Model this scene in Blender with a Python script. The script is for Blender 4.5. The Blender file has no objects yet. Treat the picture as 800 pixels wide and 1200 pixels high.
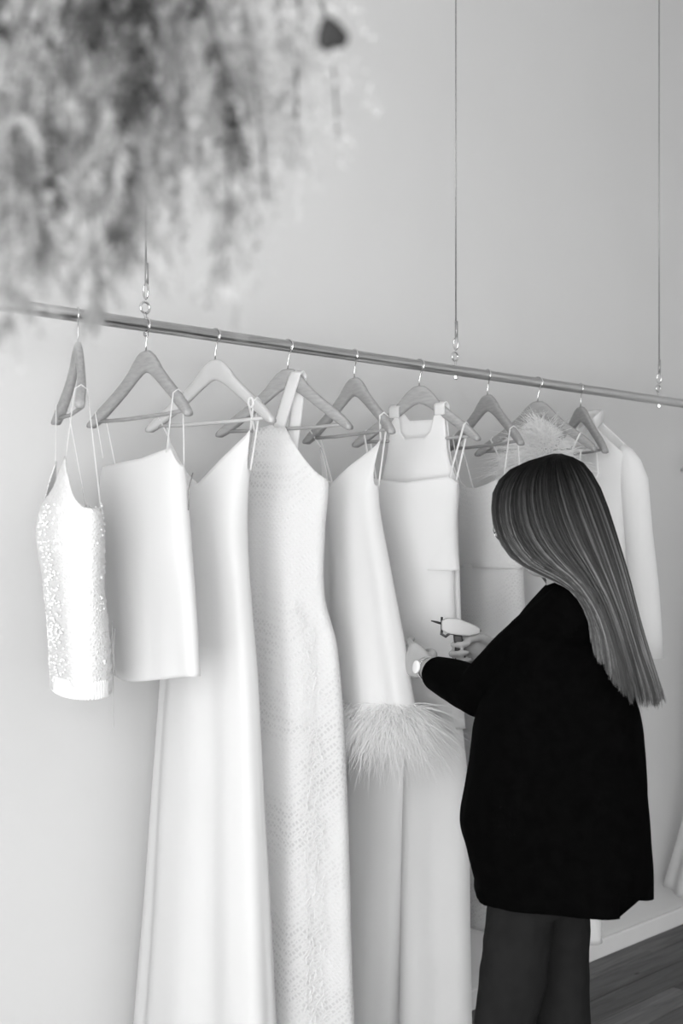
import bpy, bmesh, math, random
from math import sin, cos, pi, radians
from mathutils import Vector, Matrix, noise
random.seed(7)
C = bpy.context.scene.collection
SC = bpy.context.scene

# ------------------------------------------------------------------ camera
CAM = Vector((0.0, -2.478, 1.43))
ANG = radians(44.904)                      # optical axis against the rail
FWD = Vector((cos(ANG), sin(ANG), 0)); RIGHT = Vector((sin(ANG), -cos(ANG), 0))
cd = bpy.data.cameras.new('camera'); co = bpy.data.objects.new('camera', cd); C.objects.link(co)
co.location = CAM; co.rotation_euler = (pi / 2, 0, ANG - pi / 2)
cd.sensor_fit = 'VERTICAL'; cd.sensor_height = 36.0; cd.sensor_width = 24.0; cd.lens = 45.0
cd.shift_y = 0.0275
cd.dof.use_dof = True; cd.dof.focus_distance = 2.95; cd.dof.aperture_fstop = 4.0
SC.camera = co

# ------------------------------------------------------------------ world, daylight, exposure
w = bpy.data.worlds.new('overcast_sky'); SC.world = w; w.use_nodes = True
bg = w.node_tree.nodes['Background']; bg.inputs[0].default_value = (0.9, 0.9, 0.9, 1); bg.inputs[1].default_value = 12.0
SC.view_settings.view_transform = 'Standard'; SC.view_settings.look = 'None'
SC.view_settings.gamma = 1.0; SC.view_settings.use_curve_mapping = False
SC.view_settings.exposure = 0.0
ROOM = dict(x0=-1.0, x1=6.5, y0=-5.6, y1=0.0, h=3.6)
WINDOWS = [('x', -1.0, -5.4, -1.5, 0.06, 2.45)]
for i, (ax, p, a0, a1, z0, z1) in enumerate(WINDOWS):          # light portals in the window openings
    ld = bpy.data.lights.new('window_portal', 'AREA'); ld.shape = 'RECTANGLE'; ld.size = a1 - a0; ld.size_y = z1 - z0
    ld.cycles.is_portal = True
    lo = bpy.data.objects.new('window_portal', ld); C.objects.link(lo)
    if ax == 'x': lo.location = (p - 0.05, (a0 + a1) / 2, (z0 + z1) / 2); lo.rotation_euler = (pi / 2, 0, -pi / 2)
    else: lo.location = ((a0 + a1) / 2, p - 0.05, (z0 + z1) / 2); lo.rotation_euler = (-pi / 2, 0, pi)
    lo.rotation_euler = Vector((1 if ax == 'x' else 0, 0 if ax == 'x' else 1, 0)).to_track_quat('-Z', 'Y').to_euler()

# ------------------------------------------------------------------ materials
def mat(name, g, rough=0.6, spec=0.3, metal=0.0, var=0.0, vscale=20, bump=0.0, bscale=200, trans=0.0, kind='noise', stretch=(1, 1, 1), sheen=0.0, holes=0.0, rand=1.0):
    m = bpy.data.materials.new(name); m.use_nodes = True
    nt = m.node_tree; N = nt.nodes; Lk = nt.links
    b = N['Principled BSDF']; out = N['Material Output']
    b.inputs['Base Color'].default_value = (g, g, g, 1); b.inputs['Roughness'].default_value = rough
    b.inputs['Metallic'].default_value = metal; b.inputs['Specular IOR Level'].default_value = spec
    if sheen: b.inputs['Sheen Weight'].default_value = sheen
    tc = N.new('ShaderNodeTexCoord'); mp = N.new('ShaderNodeMapping'); mp.inputs['Scale'].default_value = stretch
    Lk.new(tc.outputs['Object'], mp.inputs['Vector'])
    if var:
        n = N.new('ShaderNodeTexNoise'); n.inputs['Scale'].default_value = vscale; n.inputs['Detail'].default_value = 5
        Lk.new(mp.outputs[0], n.inputs['Vector'])
        r = N.new('ShaderNodeValToRGB'); lo = max(0, g * (1 - var)); hi = min(1, g * (1 + var))
        r.color_ramp.elements[0].position = 0.3; r.color_ramp.elements[1].position = 0.7
        r.color_ramp.elements[0].color = (lo, lo, lo, 1); r.color_ramp.elements[1].color = (hi, hi, hi, 1)
        Lk.new(n.outputs['Fac'], r.inputs[0]); Lk.new(r.outputs[0], b.inputs['Base Color'])
    if bump:
        if kind == 'lace':
            v = N.new('ShaderNodeTexVoronoi'); v.inputs['Scale'].default_value = bscale; v.feature = 'DISTANCE_TO_EDGE'; v.inputs['Randomness'].default_value = rand; mp.inputs['Rotation'].default_value = (0.5, 0.785, 0); h = v.outputs['Distance']
        elif kind == 'knit':
            v = N.new('ShaderNodeTexWave'); v.inputs['Scale'].default_value = bscale; v.bands_direction = 'DIAGONAL'; v.inputs['Distortion'].default_value = 3; v.inputs['Detail Scale'].default_value = 4; h = v.outputs['Fac']
        else:
            v = N.new('ShaderNodeTexNoise'); v.inputs['Scale'].default_value = bscale; v.inputs['Detail'].default_value = 4; h = v.outputs['Fac']
        Lk.new(mp.outputs[0], v.inputs['Vector'])
        if kind == 'lace' and holes:
            hr = N.new('ShaderNodeValToRGB'); hr.color_ramp.elements[0].position = 0.10; hr.color_ramp.elements[1].position = 0.30
            hr.color_ramp.elements[0].color = (g, g, g, 1); hr.color_ramp.elements[1].color = (g * holes, g * holes, g * holes, 1)
            mk = N.new('ShaderNodeTexNoise'); mk.inputs['Scale'].default_value = 5; Lk.new(tc.outputs['Object'], mk.inputs['Vector'])
            mr = N.new('ShaderNodeMapRange'); mr.inputs['From Min'].default_value = 0.42; mr.inputs['From Max'].default_value = 0.60; Lk.new(mk.outputs['Fac'], mr.inputs['Value'])
            mx0 = N.new('ShaderNodeMix'); mx0.data_type = 'RGBA'; mx0.inputs[6].default_value = (g, g, g, 1); Lk.new(mr.outputs[0], mx0.inputs[0])
            Lk.new(h, hr.inputs[0]); Lk.new(hr.outputs[0], mx0.inputs[7]); Lk.new(mx0.outputs[2], b.inputs['Base Color'])
        bn = N.new('ShaderNodeBump'); bn.inputs['Strength'].default_value = bump; bn.inputs['Distance'].default_value = 0.004
        Lk.new(h, bn.inputs['Height']); Lk.new(bn.outputs[0], b.inputs['Normal'])
    if trans:
        t = N.new('ShaderNodeBsdfTranslucent'); t.inputs[0].default_value = (g, g, g, 1)
        mx = N.new('ShaderNodeMixShader'); mx.inputs[0].default_value = trans
        Lk.new(b.outputs[0], mx.inputs[1]); Lk.new(t.outputs[0], mx.inputs[2]); Lk.new(mx.outputs[0], out.inputs['Surface'])
    return m

def attr_mat(name, rough, spec, lo, hi, trans=0.0):
    """colour read from the per-strand 'tone' attribute"""
    m = bpy.data.materials.new(name); m.use_nodes = True
    nt = m.node_tree; N = nt.nodes; Lk = nt.links; b = N['Principled BSDF']
    a = N.new('ShaderNodeAttribute'); a.attribute_name = 'tone'
    r = N.new('ShaderNodeValToRGB'); r.color_ramp.elements[0].color = (lo, lo, lo, 1); r.color_ramp.elements[1].color = (hi, hi, hi, 1)
    Lk.new(a.outputs['Fac'], r.inputs[0]); Lk.new(r.outputs[0], b.inputs['Base Color'])
    b.inputs['Roughness'].default_value = rough; b.inputs['Specular IOR Level'].default_value = spec
    if trans:
        t = N.new('ShaderNodeBsdfTranslucent'); Lk.new(r.outputs[0], t.inputs[0])
        mx = N.new('ShaderNodeMixShader'); mx.inputs[0].default_value = trans
        Lk.new(b.outputs[0], mx.inputs[1]); Lk.new(t.outputs[0], mx.inputs[2]); Lk.new(mx.outputs[0], N['Material Output'].inputs['Surface'])
    return m

M = dict(
    wall=mat('wall_plaster', 0.60, 0.9, 0.1, var=0.012, vscale=3, bump=0.06, bscale=60),
    wall_side=mat('side_wall_bounce_paint', 0.80, 0.9, 0.1, var=0.012, vscale=3),  # unseen walls, made paler than the back one to bounce fill light
    ceiling=mat('ceiling_paint', 0.8, 0.9, 0.1, var=0.01, vscale=3),
    trim=mat('trim_paint', 0.74, 0.5, 0.3, var=0.02, vscale=8),
    gap=mat('floor_gap', 0.012, 0.9, 0.05, var=0.2, vscale=9),
    chrome=mat('brushed_steel', 0.52, 0.28, 0.5, metal=1.0, var=0.12, vscale=14, stretch=(1, 30, 30)),
    wire=mat('bright_wire', 0.62, 0.2, 0.5, metal=1.0, var=0.1, vscale=40),
    cable=mat('steel_cable', 0.30, 0.4, 0.4, metal=0.6, var=0.2, vscale=300),
    wood=mat('hanger_wood', 0.31, 0.45, 0.35, var=0.12, vscale=30, stretch=(1, 6, 6)),
    wood_dark=mat('hanger_wood_darker', 0.27, 0.45, 0.35, var=0.12, vscale=30, stretch=(1, 6, 6)),  # slightly darker wood tone
    hanger_white=mat('hanger_white_paint', 0.48, 0.45, 0.35, var=0.03, vscale=30),
    satin=mat('white_satin', 0.89, 0.42, 0.35, var=0.012, vscale=6, bump=0.05, bscale=30, trans=0.55, sheen=0.1),
    crepe=mat('white_crepe', 0.91, 0.75, 0.2, var=0.012, vscale=6, bump=0.10, bscale=500, trans=0.55),
    lace=mat('white_lace', 0.92, 0.7, 0.2, var=0.05, vscale=60, bump=1.0, bscale=110, trans=0.55, kind='lace', stretch=(1, 1, 1), holes=0.70, rand=0.3),
    lace2=mat('white_eyelet_lace', 0.90, 0.75, 0.2, var=0.06, vscale=90, bump=1.0, bscale=120, trans=0.55, kind='lace', stretch=(1, 1, 1.3), holes=0.75, rand=0.5),
    knit=mat('white_beaded_knit', 0.80, 0.6, 0.3, var=0.05, vscale=120, bump=0.9, bscale=140, trans=0.12, kind='lace'),
    bead=mat('pearl_beads', 0.82, 0.25, 0.5, var=0.03, vscale=50),
    feather=attr_mat('white_feather', 0.8, 0.1, 0.86, 0.95, trans=0.5),
    cardigan=mat('black_wool', 0.0012, 0.95, 0.02, var=0.3, vscale=40, bump=0.15, bscale=300),
    trousers=mat('black_twill', 0.011, 0.9, 0.08, var=0.15, vscale=30, bump=0.1, bscale=400),
    shoe=mat('black_leather', 0.012, 0.4, 0.3, var=0.2, vscale=20),
    skin=mat('skin', 0.38, 0.55, 0.3, var=0.05, vscale=25, bump=0.05, bscale=250),
    hair=attr_mat('long_hair', 0.55, 0.10, 0.001, 0.46),
    white_plastic=mat('white_plastic', 0.40, 0.4, 0.4, var=0.02, vscale=20),
    black_plastic=mat('black_plastic', 0.012, 0.3, 0.4, var=0.1, vscale=20),
    eye=mat('eye_white', 0.7, 0.2, 0.5, var=0.02, vscale=20),
    plume=attr_mat('dried_grass', 0.9, 0.05, 0.02, 0.70, trans=0.6),
    stem=mat('dried_stem', 0.10, 0.8, 0.1, var=0.2, vscale=30),
    seed=mat('dark_seed_head', 0.02, 0.9, 0.05, var=0.2, vscale=60),
    plank=None)

def plank_mat():
    m = bpy.data.materials.new('floor_board'); m.use_nodes = True
    nt = m.node_tree; N = nt.nodes; Lk = nt.links; b = N['Principled BSDF']
    tc = N.new('ShaderNodeTexCoord'); oi = N.new('ShaderNodeObjectInfo')
    ad = N.new('ShaderNodeVectorMath'); ad.operation = 'MULTIPLY_ADD'
    cmb = N.new('ShaderNodeCombineXYZ')
    for k in range(3): Lk.new(oi.outputs['Random'], cmb.inputs[k])
    ad.inputs[1].default_value = (37, 37, 37); Lk.new(cmb.outputs[0], ad.inputs[0]); Lk.new(tc.outputs['Object'], ad.inputs[2])
    mp = N.new('ShaderNodeMapping'); mp.inputs['Scale'].default_value = (1.2, 14, 14); Lk.new(ad.outputs[0], mp.inputs['Vector'])
    n = N.new('ShaderNodeTexNoise'); n.inputs['Scale'].default_value = 3.0; n.inputs['Detail'].default_value = 8; n.inputs['Distortion'].default_value = 0.6
    Lk.new(mp.outputs[0], n.inputs['Vector'])
    r = N.new('ShaderNodeValToRGB'); r.color_ramp.elements[0].position = 0.25; r.color_ramp.elements[1].position = 0.8
    r.color_ramp.elements[0].color = (0.055, 0.055, 0.055, 1); r.color_ramp.elements[1].color = (0.15, 0.15, 0.15, 1)
    Lk.new(n.outputs['Fac'], r.inputs[0])
    mr = N.new('ShaderNodeMapRange'); mr.inputs['To Min'].default_value = 0.7; mr.inputs['To Max'].default_value = 1.35; Lk.new(oi.outputs['Random'], mr.inputs['Value'])
    v = N.new('ShaderNodeTexVoronoi'); v.inputs['Scale'].default_value = 3.2; mp2 = N.new('ShaderNodeMapping'); mp2.inputs['Scale'].default_value = (1, 2.6, 1)
    Lk.new(ad.outputs[0], mp2.inputs['Vector']); Lk.new(mp2.outputs[0], v.inputs['Vector'])      # knots
    kr = N.new('ShaderNodeValToRGB'); kr.color_ramp.elements[0].position = 0.02; kr.color_ramp.elements[1].position = 0.06
    kr.color_ramp.elements[0].color = (0.25, 0.25, 0.25, 1); Lk.new(v.outputs['Distance'], kr.inputs[0])
    m1 = N.new('ShaderNodeMix'); m1.data_type = 'RGBA'; m1.blend_type = 'MULTIPLY'; m1.inputs[0].default_value = 1
    m2 = N.new('ShaderNodeMix'); m2.data_type = 'RGBA'; m2.blend_type = 'MULTIPLY'; m2.inputs[0].default_value = 1
    Lk.new(r.outputs[0], m1.inputs[6]); Lk.new(mr.outputs[0], m1.inputs[7]); Lk.new(m1.outputs[2], m2.inputs[6]); Lk.new(kr.outputs[0], m2.inputs[7])
    Lk.new(m2.outputs[2], b.inputs['Base Color']); b.inputs['Roughness'].default_value = 0.6; b.inputs['Specular IOR Level'].default_value = 0.25
    bn = N.new('ShaderNodeBump'); bn.inputs['Strength'].default_value = 0.15; bn.inputs['Distance'].default_value = 0.003
    Lk.new(n.outputs['Fac'], bn.inputs['Height']); Lk.new(bn.outputs[0], b.inputs['Normal'])
    return m
M['plank'] = plank_mat()

# ------------------------------------------------------------------ mesh helpers
def lerp(a, b, t): return a + (b - a) * t
def interp(tab, x):
    """piecewise cosine-free smooth (Catmull-Rom) interpolation of rows (x, v1, v2, ...)"""
    n = len(tab)
    if x <= tab[0][0]: return list(tab[0][1:])
    if x >= tab[-1][0]: return list(tab[-1][1:])
    i = 0
    while tab[i + 1][0] < x: i += 1
    t = (x - tab[i][0]) / (tab[i + 1][0] - tab[i][0]); h = tab[i + 1][0] - tab[i][0]
    res = []
    for k in range(1, len(tab[0])):
        p1, p2 = tab[i][k], tab[i + 1][k]
        m1 = (tab[i + 1][k] - tab[i - 1][k]) / (tab[i + 1][0] - tab[i - 1][0]) * h if i > 0 else p2 - p1
        m2 = (tab[i + 2][k] - tab[i][k]) / (tab[i + 2][0] - tab[i][0]) * h if i + 2 < n else p2 - p1
        t2, t3 = t * t, t * t * t
        res.append((2 * t3 - 3 * t2 + 1) * p1 + (t3 - 2 * t2 + t) * m1 + (-2 * t3 + 3 * t2) * p2 + (t3 - t2) * m2)
    return res
def lin(tab, x):
    if x <= tab[0][0]: return tab[0][1]
    if x >= tab[-1][0]: return tab[-1][1]
    for (x0, v0), (x1, v1) in zip(tab, tab[1:]):
        if x <= x1: return v0 + (v1 - v0) * (x - x0) / max(1e-9, x1 - x0)

class MB:
    def __init__(s): s.v = []; s.f = []; s.tone = []
    def add(s, verts, faces, tone=None):
        o = len(s.v); s.v += [tuple(p) for p in verts]; s.f += [tuple(i + o for i in f) for f in faces]
        if tone is not None: s.tone += tone if isinstance(tone, list) else [tone] * len(verts)
    def box(s, lo, hi):
        x0, y0, z0 = lo; x1, y1, z1 = hi
        s.add([(x0, y0, z0), (x1, y0, z0), (x1, y1, z0), (x0, y1, z0), (x0, y0, z1), (x1, y0, z1), (x1, y1, z1), (x0, y1, z1)],
              [(0, 3, 2, 1), (4, 5, 6, 7), (0, 1, 5, 4), (1, 2, 6, 5), (2, 3, 7, 6), (3, 0, 4, 7)])
    def tube(s, pts, rad, n=8, cap=True, closed=False, flat=1.0, nrm=None, tone=None):
        """swept tube; rad number or list; flat squashes the second axis; nrm fixes the wide axis"""
        pts = [Vector(p) for p in pts]; m = len(pts)
        if not isinstance(rad, (list, tuple)): rad = [rad] * m
        V = []; up = None
        for i, p in enumerate(pts):
            if closed: t = pts[(i + 1) % m] - pts[i - 1]
            else: t = pts[min(i + 1, m - 1)] - pts[max(i - 1, 0)]
            t.normalize()
            if nrm is not None: a = Vector(nrm)
            elif up is None: a = Vector((0, 0, 1)) if abs(t.z) < 0.9 else Vector((1, 0, 0))
            else: a = up
            a = (a - t * a.dot(t))
            if a.length < 1e-6: a = t.orthogonal()
            a.normalize(); up = a; b = t.cross(a)
            for k in range(n):
                an = 2 * pi * k / n
                V.append(p + a * (cos(an) * rad[i]) + b * (sin(an) * rad[i] * flat))
        F = []
        for i in range(m if closed else m - 1):
            for k in range(n):
                j = (i + 1) % m
                F.append((i * n + k, i * n + (k + 1) % n, j * n + (k + 1) % n, j * n + k))
        if cap and not closed:
            F.append(tuple(range(n - 1, -1, -1))); F.append(tuple((m - 1) * n + k for k in range(n)))
        s.add(V, F, tone)
    def blade(s, pts, wd, side, tone=None):
        """flat tapering ribbon for feathers and grass"""
        pts = [Vector(p) for p in pts]; m = len(pts); side = Vector(side); V = []; F = []
        for i, p in enumerate(pts):
            q = wd * (1 - 0.85 * i / (m - 1)); V += [p - side * q, p + side * q]
        for i in range(m - 1): F.append((2 * i, 2 * i + 1, 2 * i + 3, 2 * i + 2))
        s.add(V, F, tone)
    def loft(s, rings):
        n = len(rings[0]); V = []; F = []
        for r in rings: V += [Vector(p) for p in r]
        for i in range(len(rings) - 1):
            for k in range(n): F.append((i * n + k, i * n + (k + 1) % n, (i + 1) * n + (k + 1) % n, (i + 1) * n + k))
        F.append(tuple(range(n - 1, -1, -1))); F.append(tuple((len(rings) - 1) * n + k for k in range(n)))
        s.add(V, F)
    def ellipsoid(s, c, ax, n=16, m=10):
        """c centre, ax three axis vectors"""
        c = Vector(c); ax = [Vector(a) for a in ax]; V = [c - ax[2]]; F = []
        for i in range(1, m):
            th = -pi / 2 + pi * i / m
            for k in range(n):
                ph = 2 * pi * k / n; V.append(c + ax[0] * (cos(th) * cos(ph)) + ax[1] * (cos(th) * sin(ph)) + ax[2] * sin(th))
        V.append(c + ax[2]); L = len(V) - 1
        for k in range(n):
            F.append((0, 1 + (k + 1) % n, 1 + k)); F.append((L, L - n + k, L - n + (k + 1) % n))
        for i in range(m - 2):
            for k in range(n): F.append((1 + i * n + k, 1 + i * n + (k + 1) % n, 1 + (i + 1) * n + (k + 1) % n, 1 + (i + 1) * n + k))
        s.add(V, F)
    def capsule(s, pts, rad, n=14, e1=None, sq=1.0):
        """chain of rounded tapered segments; e1 and sq flatten it"""
        pts = [Vector(p) for p in pts]; P = []; R = []
        d0 = (pts[0] - pts[1]).normalized(); d1 = (pts[-1] - pts[-2]).normalized()
        for a in (80, 60, 35, 15): P.append(pts[0] + d0 * rad[0] * sin(radians(a))); R.append(rad[0] * cos(radians(a)))
        P += pts; R += list(rad)
        for a in (15, 35, 60, 80): P.append(pts[-1] + d1 * rad[-1] * sin(radians(a))); R.append(rad[-1] * cos(radians(a)))
        s.tube(P, R, n, True, False, sq, e1)
    def mesh(s, name, smooth=True):
        me = bpy.data.meshes.new(name); me.from_pydata(s.v, [], s.f); me.update()
        if s.tone:
            at_ = me.attributes.new('tone', 'FLOAT', 'POINT'); at_.data.foreach_set('value', s.tone)
        if smooth: me.polygons.foreach_set('use_smooth', [True] * len(me.polygons))
        return me
    def build(s, name, m, parent=None, smooth=True, loc=None, origin=None):
        if origin is not None:
            o = Vector(origin); s.v = [tuple(Vector(p) - o) for p in s.v]
        ob = bpy.data.objects.new(name, s.mesh(name, smooth)); C.objects.link(ob); ob.data.materials.append(m)
        if parent: ob.parent = parent
        if origin is not None and not parent: ob.location = origin
        if loc is not None: ob.location = loc
        return ob

def tag(o, label, cat, group=None):
    o['label'] = label; o['category'] = cat
    if group: o['group'] = group
    return o
def struct(o): o['kind'] = 'structure'; return o
def stuff(o): o['kind'] = 'stuff'; return o
def empty(name, loc, rz=0):
    o = bpy.data.objects.new(name, None); C.objects.link(o); o.location = loc; o.rotation_euler = (0, 0, rz); o.empty_display_size = 0.1
    return o
def at(px, py, Z):
    """point at depth Z on the sight line through a photo position (800 x 1200)"""
    return CAM + FWD * Z + RIGHT * ((px - 400) / 1500 * Z) + Vector((0, 0, -(py - 633) / 1500 * Z))
def bevel(o, wdt, seg=2):
    b = o.modifiers.new('bevel', 'BEVEL'); b.width = wdt; b.segments = seg; b.limit_method = 'ANGLE'; return o
def solid(o, t, off=0):
    b = o.modifiers.new('solid', 'SOLIDIFY'); b.thickness = t; b.offset = off; return o
def fused(mb, voxel, smooth=4, factor=0.5, disp=None):
    """one continuous skin grown over overlapping volumes"""
    o = bpy.data.objects.new('tmp', mb.mesh('tmp')); C.objects.link(o)
    r = o.modifiers.new('r', 'REMESH'); r.mode = 'VOXEL'; r.voxel_size = voxel; r.use_smooth_shade = True
    sm = o.modifiers.new('s', 'SMOOTH'); sm.iterations = smooth; sm.factor = factor
    dg = bpy.context.evaluated_depsgraph_get(); me = bpy.data.meshes.new_from_object(o.evaluated_get(dg))
    bpy.data.objects.remove(o)
    if disp:
        nn = [v.normal.copy() for v in me.vertices]
        for v, q in zip(me.vertices, nn): c = v.co.copy(); v.co = c + q * disp(c)
        me.update()
    me.polygons.foreach_set('use_smooth', [True] * len(me.polygons))
    return me

# ------------------------------------------------------------------ room
R = ROOM; T = 0.15
def wall_boxes(ax, p, lo, hi, h, wins, outward):
    mb = MB(); wins = sorted(wins); cur = lo
    def bx(a0, a1, z0, z1):
        q0, q1 = (p, p + T) if outward > 0 else (p - T, p)
        if ax == 'x': mb.box((q0, a0, z0), (q1, a1, z1))
        else: mb.box((a0, q0, z0), (a1, q1, z1))
    for a0, a1, z0, z1 in wins:
        bx(cur, a0, 0, h); bx(a0, a1, 0, z0); bx(a0, a1, z1, h); cur = a1
    bx(cur, hi, 0, h)
    return mb
struct(wall_boxes('y', 0.0, R['x0'], R['x1'], R['h'], [], 1).build('wall_back', M['wall'], smooth=False))
struct(wall_boxes('x', R['x0'], R['y0'], R['y1'] + T, R['h'], [(a, b, c, d) for ax, p, a, b, c, d in WINDOWS if ax == 'x'], -1).build('wall_left', M['wall_side'], smooth=False))
struct(wall_boxes('x', R['x1'], R['y0'], R['y1'] + T, R['h'], [], 1).build('wall_right', M['wall_side'], smooth=False))
struct(wall_boxes('y', R['y0'], R['x0'] - T, R['x1'] + T, R['h'], [(a, b, c, d) for ax, p, a, b, c, d in WINDOWS if ax == 'y'], -1).build('wall_front', M['wall_side'], smooth=False))
mb = MB(); mb.box((R['x0'] - T, R['y0'] - T, R['h']), (R['x1'] + T, R['y1'] + T, R['h'] + 0.1)); struct(mb.build('ceiling', M['ceiling'], smooth=False))
mb = MB(); mb.box((R['x0'] - T, R['y0'] - T, -0.12), (R['x1'] + T, R['y1'] + T, -0.022)); floor = struct(mb.build('floor', M['gap'], smooth=False))
mb = MB(); mb.box((R['x0'], -0.016, 0), (R['x1'], 0.0, 0.062)); bb = struct(mb.build('baseboard_back', M['trim'], smooth=False)); bevel(bb, 0.004)
for i, (ax, p, a0, a1, z0, z1) in enumerate(WINDOWS):
    mb = MB(); fw = 0.05
    def fb(u0, u1, v0, v1):
        if ax == 'x': mb.box((p - 0.11, u0, v0), (p - 0.06, u1, v1))
        else: mb.box((u0, p - 0.11, v0), (u1, p - 0.06, v1))
    fb(a0, a0 + fw, z0, z1); fb(a1 - fw, a1, z0, z1); fb(a0, a1, z0, z0 + fw); fb(a0, a1, z1 - fw, z1); fb((a0 + a1) / 2 - 0.02, (a0 + a1) / 2 + 0.02, z0, z1)
    struct(mb.build('window_%d' % (i + 1), M['trim'], smooth=False))
# floor boards: run along the wall, staggered butt joints, shared meshes
BW = 0.1125; plank_meshes = {}
def plank_mesh(Lg, k):
    if (Lg, k) in plank_meshes: return plank_meshes[(Lg, k)]
    mb = MB(); rnd = random.Random(k * 31 + int(Lg * 100)); hw = BW / 2 - 0.0013; n = 6
    V = []; F = []
    for i in range(n + 1):
        x = -Lg / 2 + Lg * i / n; x = max(-Lg / 2 + 0.001, min(Lg / 2 - 0.001, x)); j = rnd.uniform(0, 0.0018) if 0 < i < n else 0; j2 = rnd.uniform(0, 0.0012) if 0 < i < n else 0
        V += [(x, -hw + j, -0.02), (x, hw - j2, -0.02), (x, hw - j2, -0.0015), (x, hw - j2 - 0.0015, 0), (x, -hw + j + 0.0015, 0), (x, -hw + j, -0.0015)]
    for i in range(n):
        for q in range(6): F.append((i * 6 + q, (i + 1) * 6 + q, (i + 1) * 6 + (q + 1) % 6, i * 6 + (q + 1) % 6))
    F.append(tuple(range(6))); F.append(tuple(n * 6 + q for q in range(5, -1, -1)))
    mb.add(V, F); me = mb.mesh('floor_plank', False); me.materials.append(M['plank']); plank_meshes[(Lg, k)] = me
    return me
rnd = random.Random(3); y = -BW / 2 + 0.004; row = 0
while y > R['y0'] + BW / 2:
    x = R['x0'] - rnd.uniform(0, 1.2)
    while x < R['x1']:
        Lg = rnd.choice((1.8, 2.2, 2.6)); xa, xb = max(x, R['x0']), min(x + Lg, R['x1']); x += Lg
        Lc = round(xb - xa, 2)
        if Lc < 0.2: continue
        o = bpy.data.objects.new('floor_plank', plank_mesh(Lc, row % 3)); C.objects.link(o); o.parent = floor
        o.location = ((xa + xb) / 2, y, rnd.uniform(-0.0012, 0.0))
    y -= BW; row += 1

# ------------------------------------------------------------------ rail and its cables
RX = 1.877; RAILY = -0.31
rail = empty('clothes_rail', (2.6, RAILY, RX)); tag(rail, 'long polished steel clothes rail hung from three thin cables', 'clothes rail')
mb = MB(); mb.tube([(x - 2.6, 0, 0) for x in (0.9, 1.5, 2.5, 3.5, 4.9)], 0.0135, 24); mb.build('tube', M['chrome'], rail)
for x in (0.9, 4.9):
    mb = MB(); s_ = -1 if x < 2 else 1
    mb.tube([(x - 2.6 + s_ * d, 0, 0) for d in (-0.012, 0.004, 0.006)], [0.0148, 0.0148, 0.011], 20); mb.build('end_cap', M['chrome'], rail)
cable_labels = ['thin steel suspension cable passing down behind the hanging dried grass', 'thin steel suspension cable above the sleeveless tank top on the rail', 'thin steel suspension cable beyond the white blazer']
for x, lb in zip((1.599, 2.602, 3.612), cable_labels):
    t = empty('suspension_cable', (x, RAILY, RX)); tag(t, lb, 'cable', 'cables holding up the rail')
    mb = MB(); mb.tube([(0, 0, 0.10), (0, 0, 0.8), (0, 0, R['h'] - RX)], 0.0021, 8); mb.build('wire', M['cable'], t)
    mb = MB(); mb.tube([(0.002, 0, 0.085), (0.002, 0, 0.13)], 0.0042, 8); mb.build('ferrule', M['cable'], t)
    mb = MB(); mb.tube([(0, 0.0075 * sin(a), 0.071 + 0.0165 * cos(a)) for a in [2 * pi * k / 16 for k in range(16)]], 0.0022, 6, closed=True); mb.build('snap_hook', M['wire'], t)
    mb = MB(); mb.tube([(0.0115 * sin(a), 0.003, 0.037 + 0.0115 * cos(a)) for a in [2 * pi * k / 18 for k in range(18)]], 0.0026, 8, closed=True)
    mb.tube([(0, 0.003, 0.027), (0, 0.0, 0.012), (0, 0, -0.024)], 0.003, 8); eb = mb.build('eye_bolt', M['wire'], t)
    mb = MB(); mb.tube([(0, 0, -0.022), (0, 0, -0.0145)], 0.0062, 6); mb.build('nut', M['wire'], eb, smooth=False)

# ------------------------------------------------------------------ hangers
H_TOP = [(0, -0.052), (0.015, -0.054), (0.03, -0.063), (0.045, -0.077), (0.058, -0.092), (0.08, -0.110), (0.11, -0.132), (0.142, -0.153), (0.165, -0.169), (0.182, -0.184), (0.19, -0.193)]
H_BOT = [(0, -0.098), (0.015, -0.102), (0.03, -0.110), (0.045, -0.119), (0.058, -0.127), (0.08, -0.142), (0.11, -0.161), (0.142, -0.182), (0.165, -0.196), (0.182, -0.204), (0.19, -0.203)]
def arm_top(s): return lin(H_TOP, abs(s))
def arm_y(s): return -0.10 * abs(s) ** 2 * 6          # arms sweep gently to the garment's front
def hanger_body():
    mb = MB(); rings = []
    ss = [-a for a, _ in reversed(H_TOP)] + [a for a, _ in H_TOP[1:]]
    for s in ss:
        zt, zb = lin(H_TOP, abs(s)), lin(H_BOT, abs(s)); c = (zt + zb) / 2; hh = (zt - zb) / 2; th = 0.0065 + 0.003 * min(1, abs(s) / 0.15)
        ring = []
        for k in range(12):
            a = 2 * pi * k / 12; cx, sx = cos(a), sin(a)
            ring.append((s, arm_y(s) + th * math.copysign(abs(cx) ** 0.55, cx), c + hh * math.copysign(abs(sx) ** 0.55, sx)))
        rings.append(ring)
    mb.loft(rings); return mb
hb_mesh = hanger_body().mesh('arms')
mb = MB(); hook = [(0, 0, -0.054), (0, 0, -0.040), (0.003, 0, -0.027)] + [(0.0155 * cos(a), 0, 0.0155 * sin(a)) for a in [radians(q) for q in range(-62, 215, 18)]]
mb.tube(hook, 0.0017, 8); hook_mesh = mb.mesh('hook')
mb = MB(); mb.tube([(-0.17, arm_y(.17), -0.190), (-0.08, -0.004, -0.191), (0.08, -0.004, -0.191), (0.17, arm_y(.17), -0.190)], 0.0042, 10); bar_mesh = mb.mesh('bar')
def part(name, me, m, parent):
    o = bpy.data.objects.new(name, me.copy() if me.users and me.materials and me.materials[0] != m else me); C.objects.link(o)
    if not o.data.materials: o.data.materials.append(m)
    o.parent = parent; return o
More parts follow.
